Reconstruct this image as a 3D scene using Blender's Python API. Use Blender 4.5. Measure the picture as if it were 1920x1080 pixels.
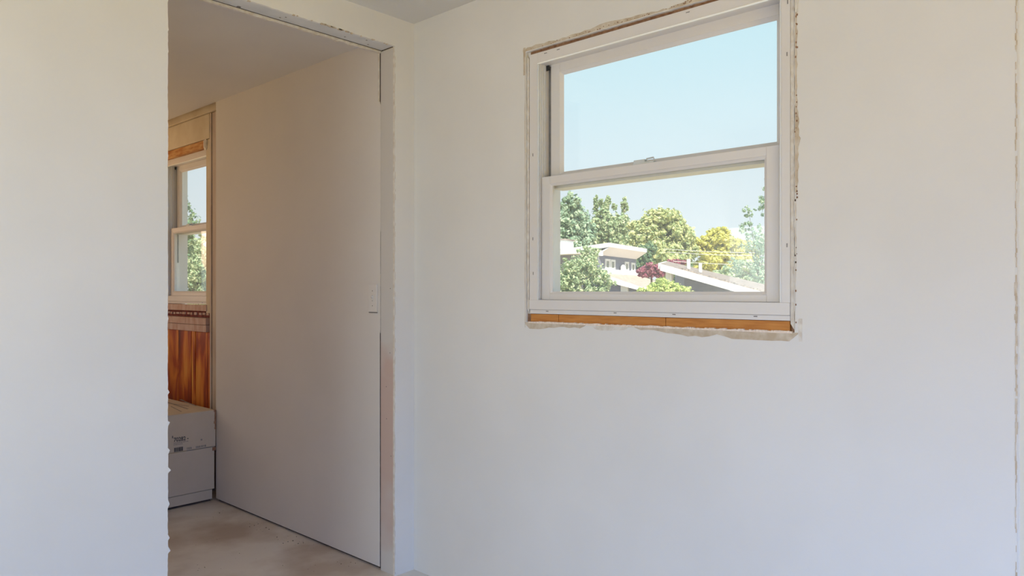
import bpy, bmesh, math, random
from mathutils import Vector, Matrix
from mathutils.geometry import tessellate_polygon

for o in list(bpy.data.objects):
    bpy.data.objects.remove(o)
SC = bpy.context.scene
COL = SC.collection

# ------------------------------------------------------------------ camera
cam_data = bpy.data.cameras.new('camera')
cam_data.sensor_width = 36.0
cam_data.lens = 1362.0 * 36.0 / 1920.0
cam_data.shift_y = 5.0 / 1920.0
cam_data.clip_start = 0.02
cam_data.clip_end = 1000
cam = bpy.data.objects.new('camera', cam_data)
COL.objects.link(cam)
cam.location = (0, 0, 1.32)
cam.rotation_euler = (math.radians(90), 0, math.radians(42.54 - 90))
SC.camera = cam

# ------------------------------------------------------------------ exposure
SC.view_settings.view_transform = 'Standard'
SC.view_settings.look = 'None'
SC.view_settings.exposure = 0.0
SC.view_settings.gamma = 1.0
SC.view_settings.use_curve_mapping = False

# ------------------------------------------------------------------ world: clear hazy sky
W = bpy.data.worlds.new('sky')
SC.world = W
W.use_nodes = True
nt = W.node_tree
nt.nodes.clear()
wo = nt.nodes.new('ShaderNodeOutputWorld')
bg = nt.nodes.new('ShaderNodeBackground')
tc = nt.nodes.new('ShaderNodeTexCoord')
sx = nt.nodes.new('ShaderNodeSeparateXYZ')
cr = nt.nodes.new('ShaderNodeValToRGB')
nt.links.new(tc.outputs['Generated'], sx.inputs[0])
nt.links.new(sx.outputs['Z'], cr.inputs[0])
nt.links.new(cr.outputs[0], bg.inputs[0])
nt.links.new(bg.outputs[0], wo.inputs[0])
e = cr.color_ramp.elements
e[0].position = 0.0
e[0].color = (0.96, 1.02, 1.06, 1)
e[1].position = 1.0
e[1].color = (0.22, 0.50, 0.90, 1)
k = e.new(0.13); k.color = (0.86, 0.98, 1.06, 1)
k = e.new(0.32); k.color = (0.66, 0.94, 1.06, 1)
bg.inputs[1].default_value = 1.0

# ------------------------------------------------------------------ sun
sd = bpy.data.lights.new('sun', 'SUN')
sd.energy = 8.5
sd.angle = math.radians(0.6)
sd.color = (1.0, 0.93, 0.80)
sun = bpy.data.objects.new('sun', sd)
COL.objects.link(sun)
sun.rotation_euler = Vector((0.42, 0.62, -0.85)).to_track_quat('-Z', 'Y').to_euler()

# ------------------------------------------------------------------ daylight entering the openings behind the camera, plus added far room fill lamps
def area(name, loc, direction, sx_, sy_, power, color, spread=180):
    d = bpy.data.lights.new(name, 'AREA')
    d.shape = 'RECTANGLE'
    d.size = sx_
    d.size_y = sy_
    d.energy = power
    d.color = color
    d.spread = math.radians(spread)
    o = bpy.data.objects.new(name, d)
    COL.objects.link(o)
    o.location = loc
    o.rotation_euler = Vector(direction).to_track_quat('-Z', 'Z').to_euler()
    return o

SKYC = (0.60, 0.79, 1.0)
GROUNDC = (1.0, 0.74, 0.40)
#L0
area('daylight_sky_back', (-0.96, -1.15, 1.45), (1.0, 0.25, -1.3), 2.0, 1.2, 36.0, (0.46, 0.61, 1.0), 110)
area('daylight_ground_back', (-0.96, -1.15, 0.70), (1.0, 0.25, 1.3), 2.0, 1.2, 3.8, (1.0, 0.72, 0.68), 110)
area('daylight_sky_front', (-0.2, -2.56, 1.45), (0.0, 1.0, -1.0), 1.3, 1.2, 64.0, (0.08, 0.34, 1.0), 110)
area('daylight_ground_front', (-0.2, -2.56, 0.70), (0.0, 1.0, 1.0), 1.3, 1.2, 33.0, (1.0, 0.71, 0.06), 110)
area('daylight_side_window', (-0.97, 2.12, 1.375), (1.0, 0.0, 0.0), 0.9, 1.2, 14.0, (0.90, 1.0, 1.0))
area('fill_far_opening', (1.0, 6.46, 1.55), (0.0, -1.0, 1.1), 1.2, 1.0, 14.0, (1.0, 0.60, 0.31))  # unseen lamp added to warm the far room
area('fill_far_room', (-0.95, 5.2, 1.3), (1.0, -0.2, 2.2), 0.9, 1.2, 7.5, (1.0, 0.62, 0.28))  # up-tilted lamp added to brighten the far room ceiling
#L1

# ------------------------------------------------------------------ helpers
def link_mesh(name, verts, faces, mat, parent=None, smooth=False):
    me = bpy.data.meshes.new(name)
    me.from_pydata([tuple(v) for v in verts], [], [tuple(f) for f in faces])
    me.update()
    if mat is not None:
        me.materials.append(mat)
    if smooth:
        for p in me.polygons:
            p.use_smooth = True
    o = bpy.data.objects.new(name, me)
    COL.objects.link(o)
    if parent is not None:
        o.parent = parent
        o.location = -parent.location
    return o

def finish_normals(o):
    bm = bmesh.new()
    bm.from_mesh(o.data)
    bmesh.ops.recalc_face_normals(bm, faces=bm.faces)
    bm.to_mesh(o.data)
    bm.free()
    return o

class MB:
    def __init__(s):
        s.v = []
        s.f = []
    def box(s, x0, x1, y0, y1, z0, z1):
        if x0 > x1: x0, x1 = x1, x0
        if y0 > y1: y0, y1 = y1, y0
        if z0 > z1: z0, z1 = z1, z0
        n = len(s.v)
        s.v += [(x0, y0, z0), (x1, y0, z0), (x1, y1, z0), (x0, y1, z0), (x0, y0, z1), (x1, y0, z1), (x1, y1, z1), (x0, y1, z1)]
        s.f += [(n, n+3, n+2, n+1), (n+4, n+5, n+6, n+7), (n, n+1, n+5, n+4), (n+1, n+2, n+6, n+5), (n+2, n+3, n+7, n+6), (n+3, n, n+4, n+7)]
        return s
    def hexa(s, p):
        n = len(s.v)
        s.v += list(p)
        s.f += [(n, n+3, n+2, n+1), (n+4, n+5, n+6, n+7), (n, n+1, n+5, n+4), (n+1, n+2, n+6, n+5), (n+2, n+3, n+7, n+6), (n+3, n, n+4, n+7)]
        return s
    def tube(s, pts, radii, seg=8):
        n0 = len(s.v)
        pts = [Vector(p) for p in pts]
        for i, p in enumerate(pts):
            t = (pts[min(i+1, len(pts)-1)] - pts[max(i-1, 0)]).normalized()
            a = t.orthogonal().normalized()
            b = t.cross(a)
            for k in range(seg):
                an = 2*math.pi*k/seg
                s.v.append(tuple(p + (a*math.cos(an) + b*math.sin(an))*radii[i]))
        for i in range(len(pts)-1):
            for k in range(seg):
                k2 = (k+1) % seg
                s.f.append((n0+i*seg+k, n0+i*seg+k2, n0+(i+1)*seg+k2, n0+(i+1)*seg+k))
        s.f.append(tuple(n0+k for k in range(seg))[::-1])
        m = n0+(len(pts)-1)*seg
        s.f.append(tuple(m+k for k in range(seg)))
        return s
    def prism(s, prof, fn, t0, t1):
        n = len(s.v)
        m = len(prof)
        for t in (t0, t1):
            for p in prof:
                s.v.append(tuple(fn(p[0], p[1], t)))
        for i in range(m):
            j = (i+1) % m
            s.f.append((n+i, n+j, n+m+j, n+m+i))
        s.f.append(tuple(n+i for i in range(m))[::-1])
        s.f.append(tuple(n+m+i for i in range(m)))
        return s
    def build(s, name, mat, parent=None, bevel=0, smooth=False, fix=True):
        o = link_mesh(name, s.v, s.f, mat, parent, smooth)
        if fix:
            finish_normals(o)
        if bevel:
            md = o.modifiers.new('bevel', 'BEVEL')
            md.width = bevel
            md.segments = 2
            md.limit_method = 'ANGLE'
        return o

def panel(name, outer, holes, fn, thick, mat, parent=None):
    """flat sheet with a free outline, holes and thickness; fn(a, b, depth) -> xyz"""
    loops = [outer] + list(holes)
    flat = [p for l in loops for p in l]
    tris = tessellate_polygon([[Vector((a, b, 0)) for a, b in l] for l in loops])
    N = len(flat)
    verts = [fn(a, b, 0) for a, b in flat] + [fn(a, b, thick) for a, b in flat]
    faces = [tuple(t) for t in tris] + [tuple(i+N for i in reversed(t)) for t in tris]
    base = 0
    for l in loops:
        m = len(l)
        for i in range(m):
            j = (i+1) % m
            faces.append((base+i, base+j, base+N+j, base+N+i))
        base += m
    return finish_normals(link_mesh(name, verts, faces, mat, parent))

def rag(p0, p1, n, amp, seed, spikes=0, spike=0.0, side=1):
    """ragged polyline p0 -> p1 (end excluded); displacement along the normal"""
    rnd = random.Random(seed)
    dx, dy = p1[0]-p0[0], p1[1]-p0[1]
    L = math.hypot(dx, dy)
    nx, ny = -dy/L*side, dx/L*side
    out = [p0]
    low = [rnd.uniform(-1, 1) for _ in range(n//6+3)]
    sp = set(rnd.sample(range(1, n), min(spikes, n-1)))
    for i in range(1, n):
        t = i/n
        q = t*(len(low)-1)
        a = low[int(q)]*(1-q % 1) + low[min(int(q)+1, len(low)-1)]*(q % 1)
        d = amp*(0.6*a + 0.5*rnd.uniform(-1, 1))
        if i in sp:
            d += spike*rnd.uniform(0.5, 1)
        tt = t + rnd.uniform(-0.3, 0.3)/n
        out.append((p0[0]+dx*tt+nx*d, p0[1]+dy*tt+ny*d))
    return out

def thing(name, label, cat, loc=(0, 0, 0), group=None):
    o = bpy.data.objects.new(name, None)
    o.empty_display_size = 0.1
    COL.objects.link(o)
    o.location = loc
    o['label'] = label
    o['category'] = cat
    if group:
        o['group'] = group
    return o

def struct(o, label=None):
    o['kind'] = 'structure'
    if label:
        o['label'] = label
    return o

def tag(o, label, cat, group=None):
    o['label'] = label
    o['category'] = cat
    if group:
        o['group'] = group
    return o

# ------------------------------------------------------------------ materials
def base_mat(name, color, rough=0.6, spec=0.3):
    m = bpy.data.materials.new(name)
    m.use_nodes = True
    b = m.node_tree.nodes['Principled BSDF']
    b.inputs['Base Color'].default_value = (*color, 1)
    b.inputs['Roughness'].default_value = rough
    b.inputs['Specular IOR Level'].default_value = spec
    return m, m.node_tree, b

def noise_mat(name, c1, c2, scale=6.0, rough=0.7, spec=0.25, bump=0.0, bscale=60.0, detail=4.0, stretch=(1, 1, 1), lo=0.35, hi=0.65):
    m, nt, b = base_mat(name, c1, rough, spec)
    tc = nt.nodes.new('ShaderNodeTexCoord')
    mp = nt.nodes.new('ShaderNodeMapping')
    mp.inputs['Scale'].default_value = stretch
    nz = nt.nodes.new('ShaderNodeTexNoise')
    nz.inputs['Scale'].default_value = scale
    nz.inputs['Detail'].default_value = detail
    r = nt.nodes.new('ShaderNodeValToRGB')
    r.color_ramp.elements[0].position = lo
    r.color_ramp.elements[1].position = hi
    r.color_ramp.elements[0].color = (*c1, 1)
    r.color_ramp.elements[1].color = (*c2, 1)
    nt.links.new(tc.outputs['Object'], mp.inputs[0])
    nt.links.new(mp.outputs[0], nz.inputs['Vector'])
    nt.links.new(nz.outputs['Fac'], r.inputs[0])
    nt.links.new(r.outputs[0], b.inputs['Base Color'])
    if bump:
        n2 = nt.nodes.new('ShaderNodeTexNoise')
        n2.inputs['Scale'].default_value = bscale
        n2.inputs['Detail'].default_value = 3
        bp = nt.nodes.new('ShaderNodeBump')
        bp.inputs['Strength'].default_value = bump
        bp.inputs['Distance'].default_value = 0.004
        nt.links.new(mp.outputs[0], n2.inputs['Vector'])
        nt.links.new(n2.outputs['Fac'], bp.inputs['Height'])
        nt.links.new(bp.outputs[0], b.inputs['Normal'])
    return m

M = {}
M['drywall'] = noise_mat('primed_drywall', (0.71, 0.685, 0.65), (0.74, 0.715, 0.68), 2.5, 0.75, 0.2, 0.06, 90)
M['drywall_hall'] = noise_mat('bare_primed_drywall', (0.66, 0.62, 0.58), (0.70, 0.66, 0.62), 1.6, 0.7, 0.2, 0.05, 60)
M['ceiling'] = noise_mat('ceiling_plaster', (0.66, 0.635, 0.60), (0.69, 0.665, 0.63), 2.0, 0.85, 0.15, 0.05, 70)
M['soffit'] = noise_mat('soffit_board', (0.60, 0.60, 0.60), (0.68, 0.67, 0.66), 9, 0.8, 0.15, 0.12, 60)
M['plaster'] = noise_mat('raw_joint_compound', (0.74, 0.70, 0.64), (0.62, 0.55, 0.47), 40, 0.9, 0.1, 0.4, 160)
M['paper'] = noise_mat('torn_drywall_paper', (0.50, 0.40, 0.29), (0.64, 0.56, 0.46), 30, 0.9, 0.1, 0.3, 150)
M['crumb'] = noise_mat('gypsum_crumbs', (0.86, 0.74, 0.65), (0.72, 0.60, 0.50), 120, 0.9, 0.1, 0.3, 300)
M['stud'] = noise_mat('dim_stud_wood', (0.24, 0.17, 0.13), (0.33, 0.25, 0.20), 10, 0.8, 0.2, 0.2, 60, stretch=(8, 8, 1))
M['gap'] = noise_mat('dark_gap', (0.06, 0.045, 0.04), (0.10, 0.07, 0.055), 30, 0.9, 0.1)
M['vinyl'] = noise_mat('white_vinyl', (0.70, 0.66, 0.63), (0.72, 0.68, 0.65), 5, 0.38, 0.4)
M['vinyl_track'] = noise_mat('vinyl_track', (0.74, 0.74, 0.74), (0.68, 0.69, 0.70), 8, 0.35, 0.4)
M['bead'] = noise_mat('head_bead_highlight', (0.93, 0.92, 0.88), (0.95, 0.94, 0.90), 9, 0.22, 0.6)  # whiter than the vinyl, painting a highlight along the head
M['black'] = noise_mat('black_gasket', (0.02, 0.02, 0.02), (0.04, 0.04, 0.04), 30, 0.7, 0.2)
M['gasket'] = noise_mat('grey_gasket', (0.22, 0.22, 0.22), (0.30, 0.30, 0.30), 30, 0.7, 0.2)
M['metal'] = noise_mat('lock_metal', (0.52, 0.55, 0.55), (0.60, 0.62, 0.62), 20, 0.35, 0.5)
M['screw'] = noise_mat('screw_steel', (0.16, 0.14, 0.13), (0.24, 0.22, 0.2), 80, 0.5, 0.5)
M['fir'] = noise_mat('orange_fir', (0.46, 0.17, 0.035), (0.58, 0.25, 0.06), 9, 0.55, 0.3, 0.2, 40, stretch=(10, 1.2, 14))
M['header_wood'] = noise_mat('stained_header', (0.42, 0.15, 0.03), (0.62, 0.36, 0.14), 7, 0.6, 0.3, 0.2, 30, stretch=(3, 1.5, 8))
M['raw_board'] = noise_mat('raw_wall_board', (0.60, 0.50, 0.36), (0.70, 0.61, 0.47), 5, 0.8, 0.15, 0.1, 60)
M['raw_strip'] = noise_mat('raw_wall_strip', (0.52, 0.42, 0.36), (0.64, 0.55, 0.47), 7, 0.8, 0.15, 0.15, 60, stretch=(2, 2, 0.5))
M['pink_band'] = noise_mat('pinkish_strip', (0.62, 0.46, 0.40), (0.50, 0.30, 0.22), 9, 0.7, 0.2, 0.1, 60, stretch=(1, 2.5, 1))
M['dark_red'] = noise_mat('dark_red_cleat', (0.12, 0.015, 0.01), (0.26, 0.05, 0.03), 30, 0.7, 0.2, 0.2, 60)
M['switch'] = noise_mat('switch_plastic', (0.66, 0.63, 0.60), (0.68, 0.65, 0.62), 20, 0.4, 0.4)
M['ink'] = noise_mat('print_ink', (0.07, 0.07, 0.07), (0.13, 0.12, 0.12), 90, 0.8, 0.1)
M['ink_soft'] = noise_mat('faded_ink', (0.26, 0.235, 0.21), (0.36, 0.33, 0.29), 60, 0.85, 0.1)
M['carton'] = noise_mat('white_carton', (0.54, 0.455, 0.35), (0.60, 0.51, 0.40), 4, 0.75, 0.15, 0.05, 60)
M['tear'] = noise_mat('torn_carton_edge', (0.20, 0.10, 0.06), (0.34, 0.2, 0.12), 40, 0.9, 0.1, 0.3, 100)
M['debris'] = noise_mat('floor_debris', (0.07, 0.06, 0.05), (0.18, 0.15, 0.11), 30, 0.9, 0.1)

def pine_mat(name, seed):
    m, nt, b = base_mat(name, (0.5, 0.17, 0.03), 0.5, 0.35)
    tc = nt.nodes.new('ShaderNodeTexCoord')
    mp = nt.nodes.new('ShaderNodeMapping')
    mp.inputs['Location'].default_value = (seed*1.7, seed*2.3, seed*0.9)
    mp.inputs['Scale'].default_value = (3, 6.5, 1.9)
    n1 = nt.nodes.new('ShaderNodeTexNoise')
    n1.inputs['Scale'].default_value = 1.0
    n1.inputs['Detail'].default_value = 3
    n1.inputs['Distortion'].default_value = 0.8
    r = nt.nodes.new('ShaderNodeValToRGB')
    el = r.color_ramp.elements
    el[0].position = 0.30
    el[0].color = (0.16, 0.020, 0.006, 1)
    el[1].position = 0.78
    el[1].color = (0.95, 0.50, 0.09, 1)
    q = el.new(0.47); q.color = (0.46, 0.075, 0.010, 1)
    q = el.new(0.58); q.color = (0.78, 0.24, 0.03, 1)
    mp2 = nt.nodes.new('ShaderNodeMapping')
    mp2.inputs['Scale'].default_value = (3, 90, 3)
    n2 = nt.nodes.new('ShaderNodeTexNoise')
    n2.inputs['Scale'].default_value = 1.5
    mx = nt.nodes.new('ShaderNodeMixRGB')
    mx.blend_type = 'MULTIPLY'
    mx.inputs[0].default_value = 0.30
    nt.links.new(tc.outputs['Object'], mp.inputs[0])
    nt.links.new(tc.outputs['Object'], mp2.inputs[0])
    nt.links.new(mp.outputs[0], n1.inputs['Vector'])
    nt.links.new(mp2.outputs[0], n2.inputs['Vector'])
    nt.links.new(n1.outputs['Fac'], r.inputs[0])
    nt.links.new(r.outputs[0], mx.inputs[1])
    nt.links.new(n2.outputs['Fac'], mx.inputs[2])
    nt.links.new(mx.outputs[0], b.inputs['Base Color'])
    return m

def floor_mat():
    m, nt, b = base_mat('plywood_subfloor', (0.6, 0.5, 0.4), 0.65, 0.3)
    tc = nt.nodes.new('ShaderNodeTexCoord')
    n1 = nt.nodes.new('ShaderNodeTexNoise')
    n1.inputs['Scale'].default_value = 2.2
    n1.inputs['Detail'].default_value = 6
    r1 = nt.nodes.new('ShaderNodeValToRGB')
    r1.color_ramp.elements[0].position = 0.36
    r1.color_ramp.elements[0].color = (0.47, 0.39, 0.32, 1)
    r1.color_ramp.elements[1].position = 0.58
    r1.color_ramp.elements[1].color = (0.72, 0.68, 0.62, 1)
    n2 = nt.nodes.new('ShaderNodeTexVoronoi')
    n2.inputs['Scale'].default_value = 26
    r2 = nt.nodes.new('ShaderNodeValToRGB')
    r2.color_ramp.elements[0].position = 0.05
    r2.color_ramp.elements[0].color = (0.35, 0.30, 0.25, 1)
    r2.color_ramp.elements[1].position = 0.10
    r2.color_ramp.elements[1].color = (1, 1, 1, 1)
    n3 = nt.nodes.new('ShaderNodeTexNoise')
    n3.inputs['Scale'].default_value = 5
    r3 = nt.nodes.new('ShaderNodeValToRGB')
    r3.color_ramp.elements[0].position = 0.50
    r3.color_ramp.elements[0].color = (0, 0, 0, 1)
    r3.color_ramp.elements[1].position = 0.62
    r3.color_ramp.elements[1].color = (1, 1, 1, 1)
    mx = nt.nodes.new('ShaderNodeMixRGB')
    mx.blend_type = 'MULTIPLY'
    for t in (n1, n2, n3):
        nt.links.new(tc.outputs['Object'], t.inputs['Vector'])
    nt.links.new(n1.outputs['Fac'], r1.inputs[0])
    nt.links.new(n2.outputs['Distance'], r2.inputs[0])
    nt.links.new(n3.outputs['Fac'], r3.inputs[0])
    nt.links.new(r3.outputs[0], mx.inputs[0])
    nt.links.new(r1.outputs[0], mx.inputs[1])
    nt.links.new(r2.outputs[0], mx.inputs[2])
    nt.links.new(mx.outputs[0], b.inputs['Base Color'])
    return m
M['floor'] = floor_mat()

def jamb_mat():
    """greyish board whose paper is rubbed pink-brown in a patch low down"""
    m, nt, b = base_mat('jamb_board', (0.6, 0.55, 0.5), 0.75, 0.2)
    tc = nt.nodes.new('ShaderNodeTexCoord')
    sp = nt.nodes.new('ShaderNodeSeparateXYZ')
    nz = nt.nodes.new('ShaderNodeTexNoise')
    nz.inputs['Scale'].default_value = 5
    ad = nt.nodes.new('ShaderNodeMath')
    ad.operation = 'MULTIPLY_ADD'
    ad.inputs[1].default_value = 0.35
    r = nt.nodes.new('ShaderNodeValToRGB')
    el = r.color_ramp.elements
    g = (0.60, 0.565, 0.53, 1)
    p = (0.56, 0.42, 0.36, 1)
    el[0].position = 0.24; el[0].color = g
    el[1].position = 1.0; el[1].color = g
    for pos, c in ((0.42, p), (0.72, p), (0.81, g)):
        q = el.new(min(pos, 0.99)); q.color = c
    nt.links.new(tc.outputs['Object'], sp.inputs[0])
    nt.links.new(tc.outputs['Object'], nz.inputs['Vector'])
    nt.links.new(nz.outputs['Fac'], ad.inputs[0])
    mul = nt.nodes.new('ShaderNodeMath')
    mul.operation = 'MULTIPLY'
    mul.inputs[1].default_value = 0.60
    nt.links.new(sp.outputs['Z'], mul.inputs[0])
    nt.links.new(mul.outputs[0], ad.inputs[2])
    nt.links.new(ad.outputs[0], r.inputs[0])
    nt.links.new(r.outputs[0], b.inputs['Base Color'])
    return m
M['jamb'] = jamb_mat()

def glass_mat():
    m = bpy.data.materials.new('hazed_window_glass')
    m.use_nodes = True
    nt = m.node_tree
    nt.nodes.clear()
    out = nt.nodes.new('ShaderNodeOutputMaterial')
    tr = nt.nodes.new('ShaderNodeBsdfTransparent')
    tr.inputs[0].default_value = (0.97, 0.985, 0.98, 1)
    gl = nt.nodes.new('ShaderNodeBsdfGlossy')
    gl.inputs['Roughness'].default_value = 0.02
    tl = nt.nodes.new('ShaderNodeBsdfTranslucent')
    tl.inputs[0].default_value = (0.9, 0.92, 0.93, 1)
    ge = nt.nodes.new('ShaderNodeNewGeometry')
    dt = nt.nodes.new('ShaderNodeVectorMath')
    dt.operation = 'DOT_PRODUCT'
    nt.links.new(ge.outputs['Incoming'], dt.inputs[0])
    nt.links.new(ge.outputs['Normal'], dt.inputs[1])
    prev = dt.outputs['Value']
    for op, a_, b_ in (('ABSOLUTE', None, None), ('SUBTRACT', 1.0, 'p'), ('POWER', 'p', 5.0), ('MULTIPLY_ADD', 'p', 0.96)):
        mm = nt.nodes.new('ShaderNodeMath')
        mm.operation = op
        if op == 'ABSOLUTE':
            nt.links.new(prev, mm.inputs[0])
        elif op == 'SUBTRACT':
            mm.inputs[0].default_value = 1.0
            nt.links.new(prev, mm.inputs[1])
        else:
            nt.links.new(prev, mm.inputs[0])
            mm.inputs[1].default_value = b_
            mm.inputs[2].default_value = 0.04
        prev = mm.outputs[0]
    m1 = nt.nodes.new('ShaderNodeMixShader')
    m1.inputs[0].default_value = 0.065  # translucent veil mixed in to paint haze over the view
    m2 = nt.nodes.new('ShaderNodeMixShader')
    nt.links.new(tr.outputs[0], m1.inputs[1])
    nt.links.new(tl.outputs[0], m1.inputs[2])
    nt.links.new(prev, m2.inputs[0])
    nt.links.new(m1.outputs[0], m2.inputs[1])
    nt.links.new(gl.outputs[0], m2.inputs[2])
    nt.links.new(m2.outputs[0], out.inputs[0])
    return m
M['glass'] = glass_mat()

def leaf_mat(name, c1, c2, c3):
    m = bpy.data.materials.new(name)
    m.use_nodes = True
    nt = m.node_tree
    nt.nodes.clear()
    out = nt.nodes.new('ShaderNodeOutputMaterial')
    geo = nt.nodes.new('ShaderNodeNewGeometry')
    r = nt.nodes.new('ShaderNodeValToRGB')
    el = r.color_ramp.elements
    el[0].position = 0; el[0].color = (*c1, 1)
    el[1].position = 1; el[1].color = (*c3, 1)
    q = el.new(0.5); q.color = (*c2, 1)
    d = nt.nodes.new('ShaderNodeBsdfDiffuse')
    t = nt.nodes.new('ShaderNodeBsdfTranslucent')
    mx = nt.nodes.new('ShaderNodeMixShader')
    mx.inputs[0].default_value = 0.35
    nt.links.new(geo.outputs['Random Per Island'], r.inputs[0])
    nt.links.new(r.outputs[0], d.inputs[0])
    nt.links.new(r.outputs[0], t.inputs[0])
    nt.links.new(d.outputs[0], mx.inputs[1])
    nt.links.new(t.outputs[0], mx.inputs[2])
    nt.links.new(mx.outputs[0], out.inputs[0])
    return m
M['leaf_blue'] = leaf_mat('bluish_green_leaves', (0.26, 0.4, 0.3), (0.44, 0.57, 0.41), (0.66, 0.72, 0.54))
M['leaf_mid'] = leaf_mat('mid_green_leaves', (0.3, 0.42, 0.26), (0.52, 0.62, 0.38), (0.74, 0.74, 0.5))
M['leaf_yellow'] = leaf_mat('yellow_green_leaves', (0.36, 0.46, 0.25), (0.64, 0.68, 0.35), (0.84, 0.79, 0.45))
M['leaf_gold'] = leaf_mat('golden_leaves', (0.5, 0.52, 0.16), (0.78, 0.74, 0.2), (0.88, 0.8, 0.32))
M['leaf_lime'] = leaf_mat('lime_leaves', (0.46, 0.58, 0.22), (0.66, 0.74, 0.28), (0.8, 0.8, 0.38))
M['leaf_dark'] = leaf_mat('dark_green_leaves', (0.14, 0.26, 0.17), (0.26, 0.38, 0.22), (0.42, 0.5, 0.28))
M['leaf_red'] = leaf_mat('maroon_leaves', (0.32, 0.09, 0.15), (0.52, 0.16, 0.24), (0.62, 0.34, 0.36))
M['bark'] = noise_mat('bark', (0.12, 0.09, 0.07), (0.22, 0.18, 0.14), 6, 0.9, 0.1, 0.3, 20, stretch=(4, 4, 1))
M['grass'] = noise_mat('dry_grass', (0.42, 0.34, 0.20), (0.52, 0.42, 0.26), 0.5, 0.9, 0.1)
M['white_paint'] = noise_mat('white_painted_wood', (0.82, 0.80, 0.78), (0.86, 0.85, 0.83), 1.5, 0.6, 0.3)
M['soffit_out'] = noise_mat('eave_boards', (0.88, 0.85, 0.86), (0.91, 0.88, 0.88), 1.2, 0.7, 0.2)
M['grey_siding'] = noise_mat('slate_siding', (0.22, 0.22, 0.29), (0.27, 0.27, 0.33), 2.5, 0.7, 0.2, 0.1, 20, stretch=(1, 1, 8))
M['roof_brown'] = noise_mat('brown_roofing', (0.40, 0.31, 0.27), (0.54, 0.43, 0.37), 3, 0.85, 0.1, 0.2, 20)
M['roof_dark'] = noise_mat('weathered_shingles', (0.17, 0.14, 0.13), (0.42, 0.34, 0.29), 4, 0.85, 0.1, 0.3, 14)
M['far_glass'] = noise_mat('far_window_glass', (0.20, 0.21, 0.20), (0.32, 0.32, 0.28), 2, 0.15, 0.5)
M['wire'] = noise_mat('utility_wire', (0.62, 0.62, 0.60), (0.7, 0.7, 0.68), 2, 0.5, 0.4)
M['ext_siding'] = noise_mat('house_siding', (0.72, 0.70, 0.68), (0.76, 0.74, 0.72), 3, 0.7, 0.2)

# ------------------------------------------------------------------ the near room: shell
XW = 2.221      # plane of the window wall
YD = 2.669      # plane of the doorway wall
T = 0.0127      # drywall thickness
GROUND = -2.6

struct(MB().box(-1.15, 2.38, -2.75, 6.6, -0.18, 0.0).build('floor', M['floor']), 'pale stained plywood subfloor with specks')
struct(MB().box(-1.15, 2.234, -2.75, 2.73, 2.583, 2.63).build('ceiling', M['ceiling']), 'smooth off-white plaster ceiling of the near room')
struct(MB().box(-1.15, 2.11, 2.74, 6.6, 2.509, 2.56).build('ceiling', M['ceiling']), 'lower brownish-lit ceiling of the room beyond the doorway')
struct(MB().box(-2.5, 2.55, -4.2, 6.75, 2.63, 2.8).build('trim_1', M['soffit_out']), 'roof deck above both rooms, its unseen eaves added to block the sun')  # eaves stretched out of view to keep sun from the openings

# doorway wall (faces the camera): left sheet, header, right return, ragged cut edges
L = [(-1.0, 0.0), (1.0845, 0.0)]
L += rag((1.0845, 0.0), (1.0845, 1.0), 90, 0.0016, 3, 12, 0.010, -1)
L += rag((1.0845, 1.0), (1.0845, 2.4495), 150, 0.0013, 4, 7, 0.0035, -1)
L += rag((1.0845, 2.4495), (2.108, 2.4495), 90, 0.0022, 5, 7, 0.004, -1)
L += rag((2.108, 2.4495), (2.108, 0.0), 120, 0.0009, 6)
L += [(2.108, 0.0), (2.2335, 0.0), (2.2335, 2.583), (-1.0, 2.583)]
wl = struct(panel('wall_left', L[1:] if L[0] == L[1] else L, [], lambda a, b, d: (a, YD+d, b), T, M['drywall']),
            'cream drywall with a tall cased opening cut through it')
core = MB()
core.box(-1.0, 1.0872, YD+T+0.0005, YD+0.107, 0, 2.583)
core.box(1.0872, 2.111, YD+T+0.0005, YD+0.107, 2.459, 2.583)
core.box(2.122, 2.234, YD+T+0.0005, YD+0.107, 0, 2.583)
core.build('stud', M['stud'], wl)
MB().box(1.09, 2.108, YD+0.0995, YD+0.1078, 2.4524, 2.459).build('seam_shadow', M['gap'], wl)  # dark strip painted in as the shade of the soffit seam
# the inner face of that wall, seen as a thin ridge under the header
L = [(-1.0, 0.0), (1.086, 0.0), (1.086, 2.442)]
L += rag((1.086, 2.442), (2.109, 2.442), 80, 0.0018, 8, 6, 0.005, -1)[1:]
L += [(2.109, 2.442), (2.109, 2.583), (-1.0, 2.583)]
panel('inner_sheet', L, [], lambda a, b, d: (a, YD+0.108+d, b), T, M['plaster'], wl)
# soffit of the opening with its rough mud edge
L = rag((1.09, YD+0.006), (2.106, YD+0.006), 80, 0.0022, 9)
L += rag((2.106, YD+0.006), (2.106, YD+0.0985), 4, 0.0003, 2) + rag((2.106, YD+0.0985), (1.09, YD+0.0985), 60, 0.0010, 10) + [(1.09, YD+0.0985)]
so = struct(panel('trim_2', L, [], lambda a, b, d: (a, b, 2.4515+d), 0.006, M['soffit']), 'grey board soffit across the top of the opening')
for i, (x, y) in enumerate([(1.397, 2.760), (1.567, 2.742), (1.582, 2.722), (1.882, 2.738), (1.974, 2.703), (2.012, 2.744)]):
    mb = MB()
    r_ = 0.0042 if i else 0.009
    mb.tube([(x, y, 2.4508), (x, y, 2.4535)], [r_, r_*0.8], 8)
    mb.build('screw', M['screw'], so)
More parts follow.
